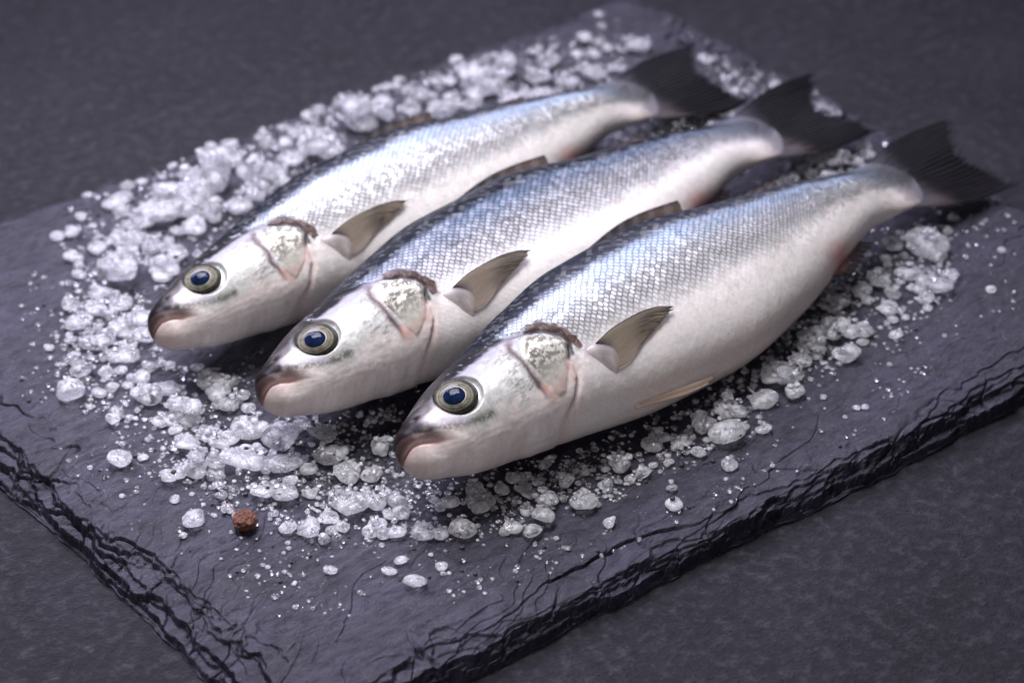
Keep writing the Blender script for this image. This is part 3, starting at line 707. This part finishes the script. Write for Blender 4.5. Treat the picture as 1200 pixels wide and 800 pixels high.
# ------------------------------------------------------------------ salt
def salt_mat():
    m, t, b = mat('salt_crystal')
    geo = t.new('ShaderNodeNewGeometry'); pos = geo.outputs['Position']; rnd = geo.outputs['Random Per Island']
    n1 = t.noise(pos, 330, 3, .55); n2 = t.noise(pos, 1500, 3, .6)
    frost = t.m('ADD', t.ramp(n1, [(.40, .0), (.68, .40)]), t.m('MULTIPLY', t.m('SUBTRACT', rnd, .40), .36), clamp=True)
    nb = t.bump(t.m('ADD', t.m('MULTIPLY', n1, .8), t.m('MULTIPLY', n2, .20)), .0015, .6)
    b.inputs['Base Color'].default_value = (.94, .94, .98, 1); b.inputs['Transmission Weight'].default_value = 1.0
    b.inputs['IOR'].default_value = 1.42; b.inputs['Roughness'].default_value = .14
    t.put(b.inputs['Normal'], nb)
    df = t.new('ShaderNodeBsdfDiffuse', {'Color': c4((.93, .93, .96)), 'Normal': nb}); tl = t.new('ShaderNodeBsdfTranslucent', {'Color': c4((.94, .94, .97)), 'Normal': nb})
    wh = t.new('ShaderNodeMixShader', {0: .55, 1: df.outputs[0], 2: tl.outputs[0]})
    mx = t.new('ShaderNodeMixShader', {0: frost, 1: b.outputs[0], 2: wh.outputs[0]})
    t.l.new(mx.outputs[0], t.n['Material Output'].inputs['Surface'])
    return m
M_SALT = salt_mat()

def ico(sub):
    bm = bmesh.new(); bmesh.ops.create_icosphere(bm, subdivisions=sub, radius=1.0)
    bm.verts.ensure_lookup_table(); V = np.array([v.co[:] for v in bm.verts]); F = np.array([[v.index for v in f.verts] for f in bm.faces]); bm.free()
    return V/np.linalg.norm(V, axis=1)[:, None], F
ICO = {k: ico(k) for k in (1, 2, 3, 4)}
def grain_shape(sub, lobes, seed, flat=.72, facet=.9):
    """unit-radius lump: fused lobes with dents and small crystal facets"""
    D, F = ICO[sub]; r = np.random.default_rng(seed)
    cen = []
    for k in range(lobes):
        a = 2*math.pi*(k+r.random()*.7)/max(lobes, 1); q = 0 if lobes == 1 else .34+.20*r.random()
        cen.append((q*math.cos(a), q*math.sin(a), (r.random()-.5)*.25, .80 if lobes == 1 else .42+.22*r.random()))
    if lobes > 2: cen.append((0, 0, 0, .5))
    R = np.zeros(len(D))
    for cx, cy, cz, rad in cen:
        c = np.array([cx, cy, cz]); bq = D@c; disc = bq*bq-(c@c-rad*rad)
        R = np.maximum(R, np.where(disc > 0, bq+np.sqrt(np.maximum(disc, 0)), 0))
    R = np.maximum(R, .28)
    # planar facets
    for k in range(14):
        n = r.normal(size=3); n /= np.linalg.norm(n); hcut = .52+.36*r.random()
        dn = D@n; lim = np.where(dn > .05, hcut/np.maximum(dn, .05), 9); R = R*(1-facet)+np.minimum(R, lim)*facet
    off = Vector(r.normal(size=3)*20)
    amp = .055 if sub >= 3 else .08
    R = R*np.array([1+amp*mnoise.noise(Vector(d)*2.3+off)+amp*.8*mnoise.noise(Vector(d)*5.1+off)+(.035*mnoise.noise(Vector(d)*11+off) if sub >= 3 else 0) for d in D])
    V = D*R[:, None]; V[:, 2] *= flat
    V[:, :2] /= np.abs(V[:, :2]).max(); V[:, 2] /= max(1.0, np.abs(V[:, 2]).max()/.85)
    return V, F
BIG = [grain_shape(4 if l > 2 else 3, l, 100+k, .60+.14*(k % 3)/2) for k, l in enumerate([1, 1, 1, 1, 1, 1, 2, 2, 2, 3, 3, 4, 5, 6])]
SMALL = [grain_shape(2, 1+(k % 5 == 0)+(k % 7 == 0), 300+k, .72) for k in range(14)]
DUST = [grain_shape(1, 1, 500+k, .85, .5) for k in range(8)]
ME_BIG = []
for k, (V, F) in enumerate(BIG):
    me = np_mesh('salt_crystal', V, F); me.materials.append(M_SALT); ME_BIG.append(me)

# height field of what already lies on the slate, and the underside of the fish
GS = .0008; GX0, GY0 = -.02, -.02; GNX, GNY = int(.43/GS), int(.37/GS)
gx = GX0+np.arange(GNX)*GS; gy = GY0+np.arange(GNY)*GS
HX, HY = np.meshgrid(gx, gy, indexing='ij')
HMAP = np.where((HX > .001) & (HX < LX-.001) & (HY > .001) & (HY < LY-.001), slate_height(np.clip(HX, 0, LX), np.clip(HY, 0, LY)), -THK)
CEIL = np.full((GNX, GNY), 1.0)
for Wp in FISH:
    ii = ((Wp[:, 0]-GX0)/GS).astype(int); jj = ((Wp[:, 1]-GY0)/GS).astype(int); ok = (ii >= 0) & (ii < GNX) & (jj >= 0) & (jj < GNY)
    np.minimum.at(CEIL, (ii[ok], jj[ok]), Wp[ok, 2])
for _ in range(2):      # close pin holes
    Cq = CEIL.copy()
    for dx, dy in ((1, 0), (-1, 0), (0, 1), (0, -1)): Cq = np.minimum(Cq, np.roll(np.roll(CEIL, dx, 0), dy, 1))
    CEIL = Cq

def settle(x, y, r, hgt, sink=.28):
    """drop a lump of radius r, half height hgt; returns z of its centre, or None where a fish is in the way"""
    i0 = int((x-r-GX0)/GS); i1 = int((x+r-GX0)/GS)+1; j0 = int((y-r-GY0)/GS); j1 = int((y+r-GY0)/GS)+1
    if i0 < 0 or j0 < 0 or i1 >= GNX or j1 >= GNY: return None
    sx, sy = HX[i0:i1+1, j0:j1+1]-x, HY[i0:i1+1, j0:j1+1]-y; q = (sx*sx+sy*sy)/(r*r); m = q < .8
    if not m.any(): m = q < 9
    sub = HMAP[i0:i1+1, j0:j1+1]; low = np.quantile(sub[m], .33)
    zc = low+hgt*(1-sink*.5)
    ce = CEIL[i0:i1+1, j0:j1+1][q < 1.15]
    if len(ce) and ce.min() < zc+hgt*1.02: return None
    top = zc+hgt*np.sqrt(np.clip(1-q, 0, 1)); HMAP[i0:i1+1, j0:j1+1] = np.where(q < 1, np.maximum(sub, top*.95), sub)
    return zc

# lumps read off the photograph: pixel x, y, diameter
LUMPS = """134 486 27;143 520 9;140 539 27;167 538 12;194 490 30;206 506 15;224 488 24;224 518 34;242 510 17;204 558 30;227 549 31;254 554 20;258 515 38;284 537 50;292 500 36;328 508 40;330 540 42;308 576 26;335 574 30;205 586 12;228 608 26;214 627 10;338 613 21;365 616 31;384 602 25;388 530 36;406 548 36;435 552 25;408 585 44;438 582 38;438 612 33;464 622 21;466 587 20;400 614 17;387 664 15;456 668 15;470 656 14;322 694 9;344 678 8;326 667 9;380 506 30;446 520 28;
528 586 22;542 618 34;496 622 26;559 587 34;556 572 22;600 618 21;624 622 22;641 601 36;617 597 16;641 584 26;613 563 33;684 588 28;664 564 19;727 542 31;724 517 30;687 552 12;764 521 22;775 510 28;804 519 13;790 589 19;787 571 12;714 612 14;711 566 13;486 682 22;517 664 13;640 657 8;629 651 6;456 600 18;
819 531 16;855 544 18;814 482 38;826 498 30;850 505 42;854 479 38;867 457 36;896 467 30;890 426 36;917 437 46;940 422 26;931 460 22;895 502 18;924 400 28;950 388 36;950 405 26;980 385 38;1005 385 34;989 415 24;1011 401 12;1004 477 9;1014 477 9;965 466 8;
1086 283 46;1118 253 13;1046 285 22;1009 340 27;1030 329 26;1062 321 32;1083 329 24;1102 335 28;1114 320 17;1085 350 18;1041 360 21;1046 344 18;983 353 25;1050 393 14;1046 375 12;1161 339 11;1174 293 9;1132 300 10;1100 300 20;
82 243 9;102 223 11;113 227 9;95 254 13;87 301 26;68 277 16;84 272 20;138 233 31;142 247 20;150 216 16;166 210 14;109 265 9;114 290 22;150 278 38;143 311 55;179 289 26;168 257 35;186 245 50;217 230 55;82 357 22;118 342 26;150 330 26;114 359 28;141 354 25;79 332 8;89 334 9;253 208 45;276 193 18;193 316 34;204 296 30;251 251 28;231 265 30;225 205 30;
92 375 32;112 398 34;57 405 12;86 420 16;104 420 14;141 415 38;124 435 16;85 455 38;95 432 26;117 460 16;131 453 16;150 450 14;165 440 22;173 461 32;194 455 26;187 425 10;207 484 20;245 445 34;256 460 28;231 430 14;220 482 36;268 474 24;165 372 26;145 378 34;128 365 24;168 392 24;180 385 16;
402 114 20;412 101 17;442 101 12;464 101 13;468 86 14;482 105 16;526 96 16;534 66 15;541 77 17;567 93 46;589 82 30;553 99 28;500 115 22;515 128 36;545 121 34;421 140 40;454 132 32;482 130 20;630 89 30;645 70 26;663 92 26;686 44 20;677 62 15;600 117 32;633 110 28;696 82 30;388 178 28;372 104 17;747 51 28;702 15 11;600 27 10;705 30 10;732 162 24;762 160 18;790 148 28;825 137 36;840 125 20;885 120 14;
195 178 15;202 189 11;247 165 15;268 163 19;264 180 22;275 191 17;305 157 12;313 170 17;371 128 14;371 166 44;345 156 16;245 212 50;294 201 30;413 138 40;345 185 34;320 200 34;300 225 36;280 240 30;330 150 12;
980 187 28;925 214 18;951 204 13;1006 190 11;1021 181 9;1036 166 8;1130 270 9;1150 262 7;870 500 14;760 550 10;700 590 9;850 560 7;905 545 6"""
lumps = [tuple(float(v) for v in e.split()) for e in LUMPS.replace('\n', '').split(';') if e.strip()]

# where the salt lies, as regions of the photograph on the slate (pixel outline, share of the fill)
ZONES = [([(70, 330), (150, 225), (330, 135), (480, 85), (600, 55), (740, 40), (730, 90), (600, 125), (480, 150), (380, 185), (300, 240), (230, 300), (180, 340), (165, 400), (90, 440), (70, 400)], 1.0),
         ([(60, 390), (165, 380), (210, 430), (300, 430), (310, 500), (470, 470), (490, 560), (600, 560), (690, 530), (700, 590), (560, 632), (450, 632), (370, 632), (230, 590), (180, 520), (70, 465)], 1.25),
         ([(600, 560), (690, 520), (760, 490), (830, 460), (880, 420), (930, 370), (985, 320), (1060, 262), (1115, 262), (1120, 340), (1060, 380), (1000, 420), (940, 460), (880, 510), (790, 540), (720, 585)], .85),
         ([(700, 150), (760, 150), (850, 105), (890, 110), (840, 150), (740, 180)], .3), ([(880, 225), (940, 190), (1020, 170), (1010, 195), (920, 225)], .2), ([(800, 60), (900, 70), (1000, 130), (950, 150), (860, 110)], .10)]
HALO = [(20, 350), (100, 210), (330, 110), (560, 40), (780, 20), (1000, 120), (1190, 240), (1190, 370), (1000, 520), (860, 590), (700, 650), (520, 720), (320, 720), (180, 650), (90, 560), (10, 450)]

def sample(poly, n, r):
    P = np.array(poly); lo, hi = P.min(0), P.max(0); out = np.zeros((0, 2))
    while len(out) < n:
        q = lo+(hi-lo)*r.random((n*3, 2)); out = np.vstack([out, q[inside(q, poly)]])
    return out[:n]
def mm_per_px(p): return float(((p-CP)@CD)/F_PX)

items = []       # x, y, radius, half height, variant class
placed = []
rs = np.random.default_rng(42)
order = sorted(lumps, key=lambda e: -e[2])
cand = []
for px, py, dpx in order:
    p = unproj(px, py, .001); r = dpx*.5*mm_per_px(p)*1.20; p = unproj(px, py, r*.45); cand.append((p[0], p[1], r, True))
fill = []
tot = sum(w for _, w in ZONES)
for poly, w in ZONES:
    for q in sample(poly, int(2600*w/tot), rs):
        p = unproj(q[0], q[1], .001); r = .5*mm_per_px(p)*float(np.clip(rs.lognormal(1.85, .50), 3.2, 26)); fill.append((p[0], p[1], r, False))
for q in sample(HALO, 330, rs):
    p = unproj(q[0], q[1], .0); r = .5*mm_per_px(p)*float(np.clip(rs.lognormal(1.55, .35), 2.5, 9)); fill.append((p[0], p[1], r, False))
# second layer where the heap is thick, behind the back fish
for q in sample([(140, 240), (330, 150), (480, 100), (600, 75), (600, 115), (480, 140), (380, 175), (300, 230), (200, 300), (160, 340), (120, 330)], 12, rs):
    p = unproj(q[0], q[1], .004); r = .5*mm_per_px(p)*float(rs.uniform(14, 32)); fill.append((p[0], p[1], r, False))
fill.sort(key=lambda e: -e[2])
for x, y, r, named in cand+fill:
    hg = r*rs.uniform(.44, .66)*(1.0 if r < .005 else .85)
    z = settle(x, y, r*.92, hg)
    if z is None: continue
    placed.append((x, y, z, r, hg, named))
placed.sort(key=lambda e: (-(e[3]*(1.0 if not e[5] else 1.3))))

def where(px, py):
    if py < 250 and px > 700 and px < 1045 and not (px < 745 and py < 90):
        return 'between the tails of the middle fish and the front fish' if py > .35*px-120+8 else 'beside the tail of the smallest fish'
    if px > 690 and py > 245:
        return 'under the front fish by its reddish anal fin' if px > 985 else ('along the rear belly of the front fish' if px > 880 else 'by the pelvic fin of the front fish')
    if py < 252-.36*px+26: return "stranded on the slate's back rim " + ("beyond the smallest fish's head" if px < 330 else "beyond the smallest fish's back")
    if py < 430-.62*px+50 or (px < 175 and py < 330):
        return 'in the heap ' + ("above the smallest fish's eye" if px < 215 else ("behind the smallest fish's gill cover" if px < 330 else ("along the smallest fish's mid back" if px < 520 else "behind the smallest fish's tail end")))
    if py > 645 or (px < 240 and py > 575): return 'lying loose on bare slate before the fish heads'
    if px < 175 and py < 400: return "ahead of the smallest fish's snout"
    if px < 300 and py < 480: return "below the smallest fish's mouth"
    if px < 300: return 'near the brown peppercorn'
    if px < 400: return "under the middle fish's mouth"
    if px < 480: return "between the middle fish's chin and the front fish's snout"
    return "under the chin of the front fish" if px < 590 else "below the front fish's throat"
LOBE = ['round', 'round', 'round', 'round', 'round', 'round', 'twin', 'twin', 'twin', 'three-lobed', 'three-lobed', 'four-lobed', 'knobbly clustered', 'knobbly clustered']
stuffV, stuffF, nv = [], [], 0
GROUP = 'salt crystals scattered round the fish'
for k, (x, y, z, r, hg, named) in enumerate(placed):
    rz = rs.uniform(0, 2*math.pi)
    if k < 300:
        vi = int(rs.integers(0, 6)) if r < .0045 else int(rs.integers(3, len(BIG)))
        o = bpy.data.objects.new('salt_crystal', ME_BIG[vi]); COL.objects.link(o)
        o.location = (x, y, z); o.rotation_euler = (rs.uniform(-.18, .18), rs.uniform(-.18, .18), rz)
        o.scale = (r*rs.uniform(.95, 1.12), r*rs.uniform(.9, 1.05), hg/.62)
        q = to_px([(x, y, z)])[0]
        size = ('very large ' if r > .0068 else 'large ' if r > .005 else 'medium-sized ' if r > .0036 else 'small ')+LOBE[vi]+' salt crystal'
        tag(o, f'{size} {where(*q)}', 'salt crystal', GROUP)
    else:
        V, F = SMALL[int(rs.integers(0, len(SMALL)))]; ca, sa = math.cos(rz), math.sin(rz)
        W = np.c_[(V[:, 0]*ca-V[:, 1]*sa)*r+x, (V[:, 0]*sa+V[:, 1]*ca)*r+y, V[:, 2]*hg/.62+z]
        stuffV.append(W); stuffF.append(F+nv); nv += len(W)
o = obj('small_salt_grains', np_mesh('small_salt_grains', np.vstack(stuffV), np.vstack(stuffF)), M_SALT)
tag(o, 'small clear salt grains filling the gaps between the bigger crystals', 'salt grains', kind='stuff')

# salt dust and dark crumbs
def dust(name, n, smin, smax, material, zone_share, label, cat, seed):
    r = np.random.default_rng(seed); Vs, Fs, nv = [], [], 0
    pts = [sample(HALO, int(n*(1-zone_share)), r)]+[sample(pl, int(n*zone_share*w/tot), r)+r.normal(size=(int(n*zone_share*w/tot), 2))*14 for pl, w in ZONES]
    pts = np.vstack(pts); g = fbm(pts[:, 0]*.02, pts[:, 1]*.02, 2, 3); pts = pts[r.random(len(pts)) < sstep(.32, .62, g)*.9+.1]
    for q in pts:
        p = unproj(q[0], q[1], 0.0)
        if not (.004 < p[0] < LX-.004 and .004 < p[1] < LY-.004): continue
        i, j = int((p[0]-GX0)/GS), int((p[1]-GY0)/GS)
        s = float(smin+(smax-smin)*r.random()**2.6); z = HMAP[i, j]+s*.5
        if CEIL[i, j] < z+s: continue
        V, F = DUST[int(r.integers(0, len(DUST)))]; a = r.random()*6.28; ca, sa = math.cos(a), math.sin(a)
        Vs.append(np.c_[(V[:, 0]*ca-V[:, 1]*sa)*s+p[0], (V[:, 0]*sa+V[:, 1]*ca)*s+p[1], V[:, 2]*s*.8+z]); Fs.append(F+nv); nv += len(V)
    o = obj(name, np_mesh(name, np.vstack(Vs), np.vstack(Fs)), material); tag(o, label, cat, kind='stuff')
def crumb_mat():
    m, t, b = mat('dark_crumb'); p = t.new('ShaderNodeNewGeometry').outputs['Position']
    t.put(b.inputs['Base Color'], t.ramp(t.noise(p, 900, 3), [(.3, (.006, .006, .007)), (.7, (.02, .018, .02))])); b.inputs['Roughness'].default_value = .7
    return m
dust('salt_dust', 11000, .00016, .0011, M_SALT, .45, 'fine white salt dust sprinkled over the slate', 'salt dust', 5)
dust('dark_crumbs', 1500, .0003, .0010, crumb_mat(), .6, 'tiny black slate crumbs scattered among the salt', 'crumbs', 9)

# ------------------------------------------------------------------ the brown peppercorn
def peppercorn():
    m, t, b = mat('peppercorn'); p = t.new('ShaderNodeTexCoord').outputs['Object']
    n = t.noise(p, 3.2, 6, .65)
    t.put(b.inputs['Base Color'], t.ramp(n, [(.32, (.06, .016, .010)), (.5, (.26, .085, .042)), (.7, (.45, .21, .13))])); b.inputs['Roughness'].default_value = .5
    t.put(b.inputs['Normal'], t.bump(n, .12, .8))
    D, F = ICO[4]
    R = np.array([1+.10*mnoise.noise(Vector(d)*1.6)-.22*abs(mnoise.noise(Vector(d)*2.6+Vector((3, 1, 7))))+.05*mnoise.noise(Vector(d)*8) for d in D])
    V = D*R[:, None]; V[:, 2] *= .82
    q = unproj(287, 607, .003); o = obj('peppercorn', np_mesh('peppercorn', V, F), m)
    i, j = int((q[0]-GX0)/GS), int((q[1]-GY0)/GS)
    o.location = (q[0], q[1], slate_height(np.array([q[0]]), np.array([q[1]]))[0]+.0027); o.scale = (.0046, .0040, .0036); o.rotation_euler = (.2, .1, .6)
    tag(o, 'single wrinkled brown peppercorn lying on the slate among the salt', 'peppercorn')
peppercorn()
